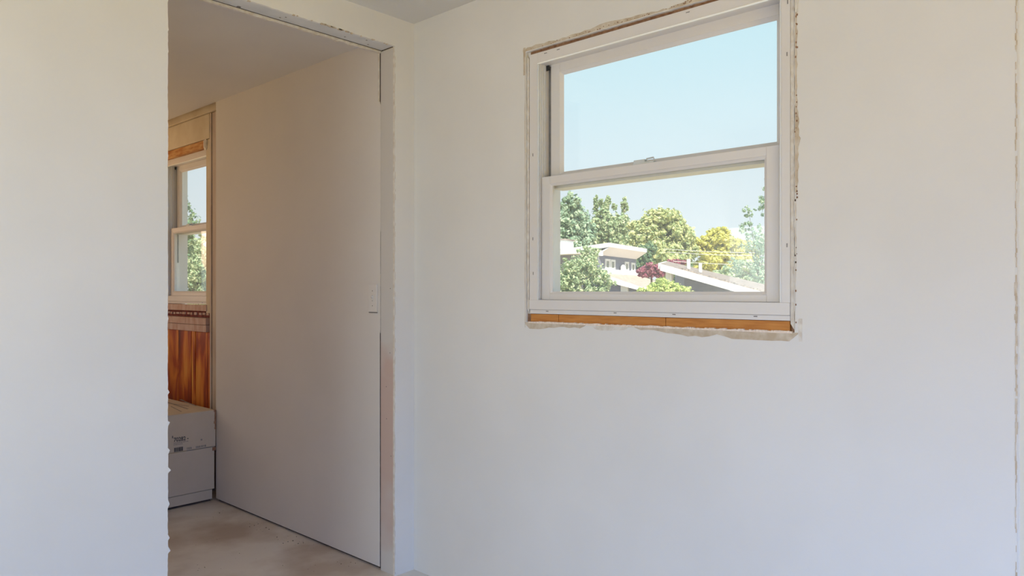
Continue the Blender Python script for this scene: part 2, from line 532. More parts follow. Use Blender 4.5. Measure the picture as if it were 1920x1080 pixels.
# right jamb of the opening (a board turned towards the opening)
L = rag((YD+0.0135, 0.0), (YD+0.0135, 2.449), 90, 0.0009, 11) + [(YD+0.0135, 2.449), (YD+0.1085, 2.449)]
L += rag((YD+0.1085, 2.449), (YD+0.1085, 0.0), 90, 0.0005, 12) + [(YD+0.1085, 0.0)]
jb = struct(panel('trim_3', L, [], lambda a, b, d: (2.11+d, a, b), 0.010, M['jamb']), 'jamb board of the opening with a rubbed pinkish patch low down')
# front corner: bead and hairline crack, mud chips on the header edge
rnd = random.Random(91)
L = rag((YD+0.0005, 0.0), (YD+0.0005, 2.449), 90, 0.0003, 92) + rag((YD+0.0125, 2.449), (YD+0.0125, 0.0), 90, 0.0006, 93)
panel('corner_bead', L, [], lambda a, b, d: (2.1066+d, a, b), 0.0014, M['plaster'], jb)
cb = MB()
z = 0.01
while z < 2.44:
    l_ = rnd.uniform(0.006, 0.03)
    if rnd.random() < 0.45:
        x_ = 2.1105 + rnd.uniform(-0.0012, 0.0012)
        cb.box(x_-0.0006, x_+0.0006, YD-0.0004, YD+0.001, z, z+l_)
    z += l_
cb.build('hairline_crack', M['raw_strip'], jb)['kind'] = 'stuff'
cb = MB()
for _ in range(34):
    x_ = rnd.uniform(1.30, 2.08) if rnd.random() < 0.6 else rnd.uniform(1.72, 1.86)
    w_ = rnd.uniform(0.002, 0.007)
    cb.box(x_-w_, x_+w_, YD-0.0012, YD+0.006, 2.4495-rnd.uniform(0.0005, 0.004), 2.4515)
cb.build('mud_chip', M['paper'], wl)['kind'] = 'stuff'
for y, z in [(2.705, 1.33), (2.708, 1.03), (2.735, 0.87), (2.733, 0.72), (2.70, 0.55)]:
    MB().tube([(2.1092, y, z), (2.112, y, z)], [0.0026, 0.0024], 8).build('screw', M['screw'], jb)

# partition of the far room, flush with the jamb; seam opens at the top and low down
S0 = YD + 0.1085
def seam(z):
    if z > 2.20: return S0 + 0.0095
    if z > 1.60: return S0 + 0.0012
    if z > 1.12: return S0 + 0.0040
    return S0 + 0.0085
L = []
rnd = random.Random(5)
for i in range(121):
    z = 0.013 + (2.509-0.013)*i/120
    L.append((seam(z) + rnd.uniform(-0.0005, 0.0007), z))
L += [(4.466, 2.509), (4.466, 0.013)]
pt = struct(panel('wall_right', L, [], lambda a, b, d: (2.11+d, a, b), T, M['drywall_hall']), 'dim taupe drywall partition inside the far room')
MB().box(2.1235, 2.2, S0-0.004, 4.455, 0.0, 2.56).build('stud', M['gap'], pt)
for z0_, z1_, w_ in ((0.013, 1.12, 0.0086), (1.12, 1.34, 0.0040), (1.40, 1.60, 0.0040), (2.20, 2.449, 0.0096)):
    MB().box(2.1118, 2.1235, S0-0.001, S0+w_, z0_, z1_).build('seam_shadow', M['gap'], pt)  # near-flush dark strips standing in for shade inside the seam
# raised mud ridge beside the seam at the top, above the switch
mb = MB()
mb.box(2.1075, 2.111, S0+0.0098, S0+0.019, 2.215, 2.449)
mb.build('plaster_ridge', M['plaster'], pt, 0.0012)

# window wall drywall, ragged rough opening
ro = []
ro += rag((0.8655, 1.192), (1.960, 1.1945), 130, 0.0022, 21)
ro += rag((1.960, 1.1945), (1.961, 2.293), 110, 0.0016, 22)
ro += rag((1.961, 2.293), (0.8655, 2.289), 130, 0.0014, 23)
ro += rag((0.8655, 2.289), (0.8655, 1.192), 110, 0.0016, 24)
outer = [(2.6685, 0.0)]
outer += [(2.6685, 2.583)]
outer += [(0.301, 2.583)] + rag((0.301, 2.583), (0.301, 0.0), 160, 0.0022, 25)[1:] + [(0.301, 0.0)]
wr = struct(panel('wall_right', outer, [ro], lambda a, b, d: (XW+d, a, b), T, M['drywall']), 'off-white drywall around the double-hung window')
# what lies behind the drywall: framing and outside skin with the holes
holes = [[(0.862, 1.16), (1.964, 1.16), (1.964, 2.30), (0.862, 2.30)],
         [(4.80, 1.16), (5.535, 1.16), (5.535, 2.30), (4.80, 2.30)],
         [(-1.0, 0.002), (0.3038, 0.002), (0.3038, 2.15), (-1.0, 2.15)]]
wx = struct(panel('wall_outside', [(-2.75, 0.0), (6.6, 0.0), (6.6, 2.63), (-2.75, 2.63)], holes, lambda a, b, d: (2.235+d, a, b), 0.115, M['stud']),
            'framing of the outside wall')
panel('siding', [(-2.75, GROUND), (6.6, GROUND), (6.6, 2.63), (-2.75, 2.63)], holes, lambda a, b, d: (2.3505+d, a, b), 0.02, M['ext_siding'], wx)
# jamb strip of the opening at the far right
L = rag((2.2245, 0.0), (2.2245, 2.15), 120, 0.0016, 31) + [(2.2245, 2.15), (2.365, 2.15), (2.365, 0.0)]
struct(panel('trim_4', L, [], lambda a, b, d: (a, 0.2955-d, b), -0.0078, M['drywall']), 'bright jamb strip at the right end of the window wall')
# remaining walls of the near room (behind the camera), with the openings that let the day in
panel_front = panel('wall_front', [(-1.15, 0.0), (2.234, 0.0), (2.234, 2.583), (-1.15, 2.583)],
                    [[(-0.85, 0.05), (0.45, 0.05), (0.45, 2.1), (-0.85, 2.1)]], lambda a, b, d: (a, -2.6-d, b), 0.15, M['drywall'])
struct(panel_front, 'drywall behind the camera with a door opening')
struct(panel('wall_back', [(-2.75, 0.0), (6.6, 0.0), (6.6, 2.583), (-2.75, 2.583)],
             [[(-2.2, 0.05), (-0.1, 0.05), (-0.1, 2.1), (-2.2, 2.1)], [(1.66, 0.76), (2.58, 0.76), (2.58, 1.99), (1.66, 1.99)], [(4.7, 0.7), (5.7, 0.7), (5.7, 2.0), (4.7, 2.0)]],  # last opening added for the far room fill lamp
             lambda a, b, d: (-1.0-d, a, b), 0.15, M['drywall']), 'drywall behind the camera with a patio opening, a window opening and one added for a fill lamp')
struct(panel('wall_far', [(-1.15, 0.0), (2.234, 0.0), (2.234, 2.63), (-1.15, 2.63)], [[(0.4, 1.0), (1.6, 1.0), (1.6, 2.1), (0.4, 2.1)]], lambda a, b, d: (a, 6.5+d, b), 0.15, M['drywall_hall']), 'end wall of the far room with an opening added for a fill lamp')  # unseen opening made up to hold the fill lamp

# torn paper, cracks and crumbs round the window opening (each flake slightly proud of the drywall)
def flake(name, pts, mat, parent, proud=0.0012):
    return panel(name, pts, [], lambda a, b, d: (XW-proud+d, a, b), proud, mat, parent)
def band(a0, b0, a1, b1, n, wmin, wmax, seed):
    """strip hugging a line (a0,b0)-(a1,b1), growing to the left normal by a random width"""
    rnd = random.Random(seed)
    dx, dy = a1-a0, b1-b0
    Ls = math.hypot(dx, dy)
    nx, ny = -dy/Ls, dx/Ls
    inner, outr = [], []
    w = (wmin+wmax)/2
    for i in range(n+1):
        t = i/n
        w = min(wmax, max(wmin, w + rnd.uniform(-1, 1)*(wmax-wmin)*0.35))
        ww = w if 0 < i < n else wmin*0.5
        inner.append((a0+dx*t, b0+dy*t))
        outr.append((a0+dx*t+nx*ww, b0+dy*t+ny*ww))
    return inner + outr[::-1]
flake('torn_paper', band(1.30, 2.2945, 1.975, 2.2955, 30, 0.004, 0.020, 41), M['paper'], wr)
flake('torn_paper', band(1.08, 2.2915, 1.30, 2.2925, 12, 0.010, 0.030, 42), M['paper'], wr)
def vband(a, b0, b1, n, wmin, wmax, seed, sgn):
    rnd = random.Random(seed)
    inner, outr = [], []
    w = wmin
    for i in range(n+1):
        b = b0+(b1-b0)*i/n
        w = min(wmax, max(wmin, w + rnd.uniform(-1, 1)*(wmax-wmin)*0.5))
        inner.append((a, b))
        outr.append((a+sgn*(w if 0 < i < n else wmin), b))
    return inner + outr[::-1]
flake('torn_paper', vband(1.9635, 1.17, 2.20, 60, 0.0008, 0.0035, 44, 1), M['paper'], wr)
flake('torn_paper', vband(1.9635, 2.20, 2.312, 10, 0.010, 0.020, 45, 1), M['paper'], wr, 0.0018)
flake('torn_paper', vband(0.8635, 1.62, 2.289, 60, 0.005, 0.012, 46, -1), M['paper'], wr)
flake('torn_paper', vband(0.8635, 1.20, 1.62, 30, 0.001, 0.004, 47, -1), M['plaster'], wr, 0.0016)
flake('torn_paper', vband(0.8635, 1.64, 1.80, 10, 0.006, 0.018, 48, -1), M['paper'], wr, 0.0022)
flake('torn_paper', vband(0.8635, 2.17, 2.235, 6, 0.008, 0.020, 49, -1), M['plaster'], wr, 0.0036)
def under(a0, a1, n, wmin, wmax, seed, z=1.1915):
    rnd = random.Random(seed)
    inner, outr = [], []
    w = (wmin+wmax)/2
    for i in range(n+1):
        a = a0+(a1-a0)*i/n
        w = min(wmax, max(wmin, w + rnd.uniform(-1, 1)*(wmax-wmin)*0.45))
        inner.append((a, z))
        outr.append((a, z-(w if 0 < i < n else wmin*0.4)))
    return inner + outr[::-1]
flake('torn_paper', under(1.66, 1.966, 12, 0.012, 0.026, 51), M['paper'], wr)
flake('torn_paper', under(1.46, 1.635, 8, 0.006, 0.020, 52), M['plaster'], wr)
flake('torn_paper', under(0.855, 1.44, 22, 0.010, 0.028, 53), M['paper'], wr)
flake('torn_paper', vband(0.842, 1.165, 1.235, 6, 0.010, 0.016, 54, 1), M['plaster'], wr)
# crumbly gypsum lip below the fir strip
rnd = random.Random(77)
cb = MB()
a = 0.872
while a < 1.945:
    w = rnd.uniform(0.004, 0.012)
    h_ = rnd.uniform(0.0025, 0.006)
    cb.box(XW-0.003, XW+0.010, a, a+w, 1.1885, 1.1915+h_)
    a += w*0.92
o = cb.build('gypsum_crumbs', M['crumb'], wr, 0.001)
o['kind'] = 'stuff'
# dots of mud and nail pops scattered along the right edge crack
cb = MB()
rnd = random.Random(78)
for i in range(46):
    z = rnd.uniform(1.60, 2.29) if i < 36 else rnd.uniform(1.22, 1.6)
    y = 0.8615 + rnd.uniform(-0.005, 0.002)
    s_ = rnd.uniform(0.0008, 0.002)
    cb.box(XW-0.0016, XW+0.001, y-s_, y+s_, z-s_*1.6, z+s_*1.6)
o = cb.build('crack_specks', M['tear'], wr)
o['kind'] = 'stuff'
cb = MB()
for i in range(50):
    y = rnd.uniform(1.1, 1.95)
    z = 2.2975 + rnd.uniform(-0.001, 0.010)*rnd.random()
    s_ = rnd.uniform(0.0006, 0.0016)
    cb.box(XW-0.0018, XW+0.001, y-s_*1.6, y+s_*1.6, z-s_, z+s_)
o = cb.build('crack_specks', M['tear'], wr)
o['kind'] = 'stuff'
# crack line where the wall meets the jamb strip
cb = MB()
rnd = random.Random(79)
z = 0.02
while z < 2.55:
    l_ = rnd.uniform(0.004, 0.022)
    if rnd.random() < (0.97 if 0.9 < z < 1.35 else 0.8):
        w = rnd.uniform(0.001, 0.004) * (1.6 if 0.9 < z < 1.35 else 1)
        yj = 0.3035 + rnd.uniform(-0.0012, 0.0012)
        cb.box(XW-0.0008, XW+0.002, yj-w*0.5, yj+w*0.5, z, z+l_)
    z += l_
o = cb.build('crack_edge', M['paper'], wr)

# ------------------------------------------------------------------ double-hung windows
def ring(mb, x0, x1, y0, y1, z0, z1, wl_, wr_, wt, wb):
    """rectangular frame: y0<y1; wl_ = stile at y1 (left as seen), wr_ = stile at y0"""
    mb.box(x0, x1, y1-wl_, y1, z0, z1)
    mb.box(x0, x1, y0, y0+wr_, z0, z1)
    mb.box(x0, x1, y0+wr_, y1-wl_, z1-wt, z1)
    mb.box(x0, x1, y0+wr_, y1-wl_, z0, z0+wb)
    return mb

def chamfer_ring(mb, xa, xb, y0, y1, z0, z1, d):
    """sloping glazing bead from the opening (y0..y1,z0..z1) at xa inwards by d at xb"""
    A = [(xa, y0, z0), (xa, y1, z0), (xa, y1, z1), (xa, y0, z1)]
    B = [(xb, y0+d, z0+d), (xb, y1-d, z0+d), (xb, y1-d, z1-d), (xb, y0+d, z1-d)]
    C = [(xb, y0, z0), (xb, y1, z0), (xb, y1, z1), (xb, y0, z1)]
    n = len(mb.v)
    mb.v += A + B + C
    for i in range(4):
        j = (i+1) % 4
        mb.f += [(n+i, n+j, n+4+j, n+4+i), (n+4+i, n+4+j, n+8+j, n+8+i), (n+8+i, n+8+j, n+j, n+i)]
    return mb

def make_window(name, y0, y1, zb=1.227, zt=2.278, label='', strip=True):
    """y0/y1: outer frame; face at XW+0.004; upper sash outside, lower sash inside"""
    X0 = XW + 0.004
    w = bpy.data.objects.new(name, None)
    COL.objects.link(w)
    w.location = (X0, (y0+y1)/2, zb)
    w['kind'] = 'structure'
    w['label'] = label
    XE = 2.372
    f = MB()
    # left jamb (at y1) with track ribs, right jamb, head, sill
    f.box(X0, XE, y1-0.043, y1, zb+0.017, zt)
    f.box(X0, XE, y0, y0+0.028, zb+0.017, zt)
    f.box(X0, XE, y0+0.028, y1-0.043, zt-0.041, zt)
    f.box(X0-0.003, XE, y0+0.0005, y1-0.0005, zb+0.017, zb+0.056)
    f.box(X0+0.002, XE+0.02, y0+0.001, y1-0.001, zb, zb+0.0165)
    f.build('frame', M['vinyl'], w, 0.0012)
    t = MB()
    for xr, ww, hh in ((0.010, 0.004, 0.004), (0.023, 0.005, 0.003), (0.036, 0.004, 0.004), (0.047, 0.004, 0.003)):
        t.box(X0+xr, X0+xr+ww, y1-0.043-hh, y1-0.0425, zb+0.056, zt-0.041)
    t.box(X0-0.002, X0+0.005, y1-0.0475, y1-0.0425, zb+0.056, zt-0.041)     # inner stop bead
    t.box(X0-0.002, X0+0.005, y0+0.0275, y0+0.0325, zb+0.056, zt-0.041)
    t.build('track_rib', M['vinyl_track'], w, 0.0008)
    h = MB()
    h.box(X0-0.0025, X0+0.006, y0+0.028, y1-0.043, zt-0.047, zt-0.041)      # lip under the head, its highlight put into the colour
    h.build('head_bead', M['bead'], w, 0.002)
    k_ = MB()
    k_.box(X0+0.050, X0+0.056, y1-0.060, y1-0.0435, zt-0.062, zt-0.0425)
    k_.build('corner_gasket', M['black'], w)
    k_ = MB()
    k_.box(X0+0.070, X0+0.072, y1-0.066, y1-0.0435, zb+0.3, zt-0.042)
    k_.build('weather_strip', M['gasket'], w)
    # upper sash (outer plane)
    us = MB()
    uy0, uy1, uz0, uz1 = y0+0.030, y1-0.063, zb+0.516, zt-0.039
    xs = X0+0.060
    ring(us, xs, xs+0.030, uy0, uy1, uz0, uz1, 0.045, 0.030, 0.037, 0.044)
    chamfer_ring(us, xs+0.001, xs+0.014, uy0+0.030, uy1-0.045, uz0+0.044, uz1-0.037, 0.013)
    us.box(xs+0.004, xs+0.076, uy0+0.001, uy1-0.001, uz0-0.010, uz0+0.004)
    uo = us.build('upper_sash', M['vinyl'], w, 0.0012)
    MB().box(xs+0.0145, xs+0.0185, uy0+0.031, uy1-0.046, uz0+0.045, uz1-0.038).build('pane', M['glass'], uo).location = (0, 0, 0)
    # lower sash (inner plane)
    ls = MB()
    ly0, ly1, lz0, lz1 = y0+0.036, y1-0.037, zb+0.0565, zb+0.551
    xl = X0+0.020
    ly1 = y1-0.0475
    ring(ls, xl, xl+0.030, ly0, ly1, lz0, lz1, 0.042, 0.048, 0.030, 0.024)
    chamfer_ring(ls, xl+0.001, xl+0.007, ly0+0.048, ly1-0.042, lz0+0.024, lz1-0.030, 0.010)
    lo = ls.build('lower_sash', M['vinyl'], w, 0.0012)
    MB().box(xl+0.0215, xl+0.0255, ly0+0.049, ly1-0.043, lz0+0.025, lz1-0.031).build('pane', M['glass'], lo).location = (0, 0, 0)
    # sash lock on the meeting rail
    yc = ly0 + (ly1-ly0)*0.512
    lk = MB()
    lk.box(xl+0.002, xl+0.026, yc-0.040, yc+0.045, lz1, lz1+0.006)
    lk.box(xl+0.004, xl+0.022, yc-0.002, yc+0.044, lz1+0.006, lz1+0.016)
    lk.tube([(xl+0.012, yc-0.004, lz1+0.004), (xl+0.012, yc-0.006, lz1+0.017), (xl+0.012, yc-0.034, lz1+0.019), (xl+0.010, yc-0.042, lz1+0.006)], [0.0032, 0.0034, 0.0034, 0.003], 8)
    l2 = lk.build('sash_lock', M['metal'], lo, 0.001)
    l2.location = (0, 0, 0)
    # screws through the frame
    for yy in ([y1-0.092, y1-0.417, y1-0.661, y0+0.112] if strip else [y0+0.1]):
        MB().box(X0+0.001, X0+0.003, yy-0.006, yy+0.006, zb+0.0095, zb+0.0125).build('screw', M['screw'], w)
    if strip:
        for yy, zz in ((y1-0.018, 1.53), (y1-0.018, 1.87), (y0+0.010, 1.46), (y0+0.010, 2.05), (y0+0.008, 2.21), (y1-0.02, 1.39)):
            MB().box(X0-0.0008, X0+0.003, yy-0.0015, yy+0.0015, zz-0.006, zz+0.006).build('screw', M['screw'], w)
        for yy in (y1-0.15, y1-0.085, y0+0.35):
            MB().box(X0-0.0008, X0+0.003, yy-0.007, yy+0.007, zt-0.012, zt-0.0095).build('screw', M['screw'], w)
        segs = [(y1-0.003, y1-0.1475), (y1-0.1495, y1-0.626), (y1-0.628, y0+0.003)]
        for a_, b_ in segs:
            MB().box(X0+0.004, X0+0.06, b_, a_, 1.172, zb-0.0012).build('shim_strip', M['fir'], w, 0.0008)
    return w

make_window('window_1', 0.880, 1.945, label='white double-hung window with a fir strip under its sill, set in rough drywall')
# dark filler between frame and rough opening
gp = MB()
for b_ in ((2.2345, 2.30, 1.9455, 1.966, 1.165, 2.298), (2.2345, 2.30, 0.861, 0.8795, 1.165, 2.298), (2.2345, 2.30, 0.8795, 1.9455, 2.2785, 2.298)):
    gp.box(*b_)
gp.build('gap_filler', M['plaster'], wr)
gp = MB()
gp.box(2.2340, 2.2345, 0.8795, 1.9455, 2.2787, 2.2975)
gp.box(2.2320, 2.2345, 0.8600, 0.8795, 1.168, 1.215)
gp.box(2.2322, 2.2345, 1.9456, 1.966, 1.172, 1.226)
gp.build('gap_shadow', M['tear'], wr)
# pale plaster fin filling the left gap
L = rag((1.9475, 1.23), (1.9475, 2.275), 70, 0.0008, 61) + rag((1.958, 2.275), (1.958, 1.23), 70, 0.0014, 62)
panel('plaster_fin', L, [], lambda a, b, d: (XW+0.004+d, a, b), 0.006, M['plaster'], wr)
L = rag((0.8672, 1.20), (0.8672, 2.285), 70, 0.0008, 63) + rag((0.8785, 2.285), (0.8785, 1.20), 70, 0.0004, 64)
panel('plaster_fin', L, [], lambda a, b, d: (XW+0.003+d, a, b), 0.006, M['plaster'], wr)

# ------------------------------------------------------------------ far room: bare outside wall with its window
make_window('window_2', 4.815, 5.525, label='white double-hung window seen beyond the opening, above bare pine boards', strip=False)
fw = bpy.data.objects.new('wall_far_window', None)
COL.objects.link(fw)
fw.name = 'wall_bare'
struct(fw, 'stripped outside wall of the far room with raw boards and stained pine')
MB().box(2.185, 2.234, 4.40, 6.5, 2.503, 2.60).build('top_plate', M['raw_board'], fw, 0.002)
MB().box(2.196, 2.234, 4.745, 6.5, 2.335, 2.499).build('wall_board', M['raw_board'], fw, 0.002)
MB().box(2.200, 2.234, 4.82, 6.5, 2.2795, 2.332).build('header_board', M['header_wood'], fw, 0.002)
MB().box(2.198, 2.234, 4.722, 4.7425, 0.0, 2.499).build('side_strip', M['raw_strip'], fw, 0.001)
MB().box(2.204, 2.234, 4.676, 4.7185, 0.0, 2.499).build('side_strip', M['raw_strip'], fw, 0.001)
MB().box(2.201, 2.234, 4.40, 4.672, 0.0, 2.499).build('side_strip', M['raw_strip'], fw, 0.001)
MB().box(2.206, 2.234, 4.747, 4.812, 1.17, 2.333).build('side_strip', M['raw_board'], fw, 0.001)
# lump of foam at the window's top corner
bm = bmesh.new()
bmesh.ops.create_icosphere(bm, subdivisions=2, radius=1.0)
rnd = random.Random(9)
for v in bm.verts:
    v.co *= rnd.uniform(0.8, 1.1)
    v.co = Vector((2.203+v.co.x*0.012, 4.815+v.co.y*0.026, 2.305+v.co.z*0.045))
me = bpy.data.meshes.new('foam_lump')
bm.to_mesh(me); bm.free()
me.materials.append(M['plaster'])
fo = bpy.data.objects.new('foam_lump', me)
COL.objects.link(fo)
fo.parent = fw
# below the window: pale ledge, dark red cleats, two pinkish strips
MB().box(2.200, 2.25, 4.80, 5.60, 1.182, 1.224).build('ledge', M['pink_band'], fw, 0.002)
MB().box(2.226, 2.24, 4.79, 5.60, 1.138, 1.181).build('cleat', M['dark_red'], fw)
rnd = random.Random(33)
y = 4.80
cb = MB()
while y < 5.55:
    w_ = rnd.uniform(0.02, 0.05)
    cb.box(2.218, 2.228, y, y+w_, 1.150+rnd.uniform(0, 0.006), 1.166+rnd.uniform(0, 0.005))
    y += w_ + rnd.uniform(0.01, 0.04)
cb.build('paint_flake', M['pink_band'], fw)
MB().box(2.190, 2.234, 4.785, 5.10, 1.090, 1.136).build('rail_strip', M['pink_band'], fw, 0.0015)
MB().box(2.1905, 2.234, 5.102, 5.60, 1.090, 1.136).build('rail_strip', M['pink_band'], fw, 0.0015)
MB().box(2.192, 2.234, 4.785, 5.60, 1.042, 1.0875).build('rail_strip', M['pink_band'], fw, 0.0015)
# vertical pine boards
ed = [4.7445, 4.765, 4.785, 4.808, 4.965, 4.992, 5.026, 5.083, 5.24, 5.40, 5.60]
for i in range(len(ed)-1):
    dx = (0.0, 0.002, 0.0, 0.003, -0.003, 0.002, -0.002, 0.003, 0.002, 0.003)[i]
    mt = pine_mat('stained_pine', i+1)
    MB().box(2.200+dx, 2.234, ed[i]+0.0008, ed[i+1]-0.0008, 0.0, 1.0405).build('plank', mt, fw, 0.0015)

# ------------------------------------------------------------------ switch on the partition
sw = thing('light_switch', 'pale single switch plate on the dim partition beside the opening', 'switch', (2.11, 2.8355, 1.284))
MB().box(2.1045, 2.1098, 2.803, 2.868, 1.2175, 1.3505).build('plate', M['switch'], sw, 0.002)
MB().box(2.1035, 2.1050, 2.829, 2.842, 1.268, 1.300).build('toggle_slot', M['switch'], sw, 0.0005)
MB().hexa([(2.0950, 2.8315, 1.290), (2.1036, 2.8315, 1.280), (2.1036, 2.8395, 1.280), (2.0950, 2.8395, 1.290),
           (2.0950, 2.8315, 1.298), (2.1036, 2.8315, 1.296), (2.1036, 2.8395, 1.296), (2.0950, 2.8395, 1.298)]).build('toggle', M['switch'], sw, 0.001)
for z in (1.248, 1.272, 1.2965, 1.319):
    MB().tube([(2.1030, 2.8355, z), (2.1050, 2.8355, z)], [0.0024, 0.0024], 8).build('screw', M['screw'], sw)
MB().box(2.1055, 2.1098, 2.803, 2.866, 1.2145, 1.2172).build('painted_plate_shadow', M['gap'], sw)  # dark strip drawn as the shadow under the plate

# ------------------------------------------------------------------ cartons
c1 = thing('cardboard_carton', 'flat low white carton at the bottom, on the plywood floor', 'carton', (1.65, 4.82, 0.012), 'cartons against the pine boards')
MB().box(1.20, 2.088, 4.470, 5.5, 0.014, 0.0745).build('body', M['carton'], c1, 0.003)
MB().box(1.21, 2.080, 4.485, 5.49, 0.0, 0.0135).build('skid', M['gap'], c1)
c2 = thing('cardboard_carton', 'large white carton with black print, on top of the low flat one', 'carton', (1.65, 4.82, 0.0765), 'cartons against the pine boards')
bd = MB()
bd.box(1.20, 2.098, 4.460, 5.5, 0.078, 0.3415)
bd.box(1.20, 2.106, 4.4605, 5.5, 0.3425, 0.571)
bd.build('body', M['carton'], c2, 0.004)
MB().box(1.925, 2.098, 4.4592, 4.47, 0.3395, 0.3425).build('flap_seam', M['ink_soft'], c2)
# torn corner
rnd = random.Random(14)
tm = MB()
zz = 0.45
while zz < 0.565:
    l_ = rnd.uniform(0.01, 0.03)
    tm.box(2.096+rnd.uniform(-0.004, 0.004), 2.1075, 4.4585, 4.47, zz, zz+l_)
    zz += l_
tm.build('torn_edge', M['tear'], c2)
MB().box(2.084, 2.105, 4.457, 4.465, 0.318, 0.338).build('torn_edge', M['tear'], c2)
# print: code, small lines, bar, strokes on top
def text(name, body, size, loc, mat, parent, sx_=1.0):
    cu = bpy.data.curves.new(name, 'FONT')
    cu.body = body
    cu.size = size
    cu.extrude = 0.0003
    cu.offset = 0.0009
    tmp = bpy.data.objects.new(name, cu)
    COL.objects.link(tmp)
    dg = bpy.context.evaluated_depsgraph_get()
    me = bpy.data.meshes.new_from_object(tmp.evaluated_get(dg))
    bpy.data.objects.remove(tmp)
    me.name = name
    me.materials.clear()
    me.materials.append(mat)
    me.transform(Matrix.Translation(Vector(loc)) @ Matrix.Rotation(math.radians(90), 4, 'X') @ Matrix.Diagonal((sx_, 1, 1, 1)))
    o = bpy.data.objects.new(name, me)
    COL.objects.link(o)
    o.parent = parent
    o.location = -parent.location
    return o
text('printed_code', '70282 -', 0.034, (1.846, 4.4600, 0.409), M['ink'], c2, 0.85)
pr = MB()
rnd = random.Random(15)
for row, z in enumerate((0.401, 0.391)):
    x = 1.846
    while x < (1.93 if row == 0 else 1.90):
        w_ = rnd.uniform(0.003, 0.009)
        pr.box(x, x+w_, 4.4592, 4.462, z-0.003, z+0.002)
        x += w_ + rnd.uniform(0.002, 0.004)
pr.build('printed_lines', M['ink_soft'], c2)['kind'] = 'stuff'
pr = MB()
x = 1.849
while x < 1.902:
    w_ = rnd.uniform(0.0015, 0.004)
    pr.box(x, x+w_, 4.4590, 4.462, 0.347, 0.372)
    x += w_ + rnd.uniform(0.0006, 0.002)
pr.build('printed_bars', M['ink'], c2)['kind'] = 'stuff'
pr = MB()
x = 1.925
while x < 2.04:
    w_ = rnd.uniform(0.004, 0.010)
    if not 1.955 < x < 1.97:
        pr.box(x, x+w_, 4.4592, 4.462, 0.350, 0.362)
    x += w_ + rnd.uniform(0.002, 0.005)
pr.build('printed_lines', M['ink_soft'], c2)['kind'] = 'stuff'
MB().box(1.837, 1.842, 4.4592, 4.462, 0.432, 0.446).build('printed_mark', M['ink'], c2)
MB().box(2.010, 2.020, 4.4592, 4.462, 0.392, 0.402).build('printed_mark', M['ink_soft'], c2)
pr = MB()
def stroke(x0, y0, x1, y1, w_):
    dx, dy = x1-x0, y1-y0
    l_ = math.hypot(dx, dy)
    nx, ny = -dy/l_*w_/2, dx/l_*w_/2
    q = [(x0+nx, y0+ny), (x0-nx, y0-ny), (x1-nx, y1-ny), (x1+nx, y1+ny)]
    pr.hexa([(a_, b_, 0.570) for a_, b_ in q] + [(a_, b_, 0.5716) for a_, b_ in q])
stroke(2.00, 4.62, 2.03, 5.02, 0.012)
stroke(2.05, 4.72, 2.00, 5.08, 0.010)
stroke(2.09, 4.70, 2.12, 4.95, 0.012)
stroke(1.93, 4.55, 1.97, 4.80, 0.008)
stroke(2.13, 4.98, 2.14, 5.06, 0.014)
stroke(1.95, 4.85, 1.90, 5.15, 0.010)
pr.build('printed_strokes', M['ink_soft'], c2)['kind'] = 'stuff'

# crumbs swept along the partition
dm = MB()
rnd = random.Random(19)
for (x, y, n_, sp) in ((2.05, 3.78, 12, 0.06), (2.055, 3.47, 16, 0.07), (2.04, 4.2, 3, 0.05), (2.05, 3.0, 5, 0.05), (1.6, 3.9, 5, 0.2), (1.8, 3.4, 9, 0.3)):
    for i in range(n_):
        px, py = x + rnd.uniform(-1, 0.6)*sp, y + rnd.uniform(-1, 1)*sp*1.6
        s_ = rnd.uniform(0.0012, 0.0045)
        a_ = rnd.uniform(0, 3.14)
        c_, s2 = math.cos(a_)*s_, math.sin(a_)*s_*0.7
        q = [(px+c_, py+s2), (px-s2, py+c_*0.6), (px-c_, py-s2), (px+s2, py-c_*0.6)]
        dm.hexa([(u, v, 0.0) for u, v in q] + [(u*0.5+px*0.5, v*0.5+py*0.5, s_*0.9) for u, v in q])
o = dm.build('floor_debris', M['debris'])
o['kind'] = 'stuff'
tag(o, 'dark crumbs of debris scattered on the plywood along the partition', 'debris')

# ------------------------------------------------------------------ outside
gr = struct(MB().box(-30, 190, -60, 160, GROUND-0.3, GROUND).build('ground', M['grass']), 'grass far below the windows')

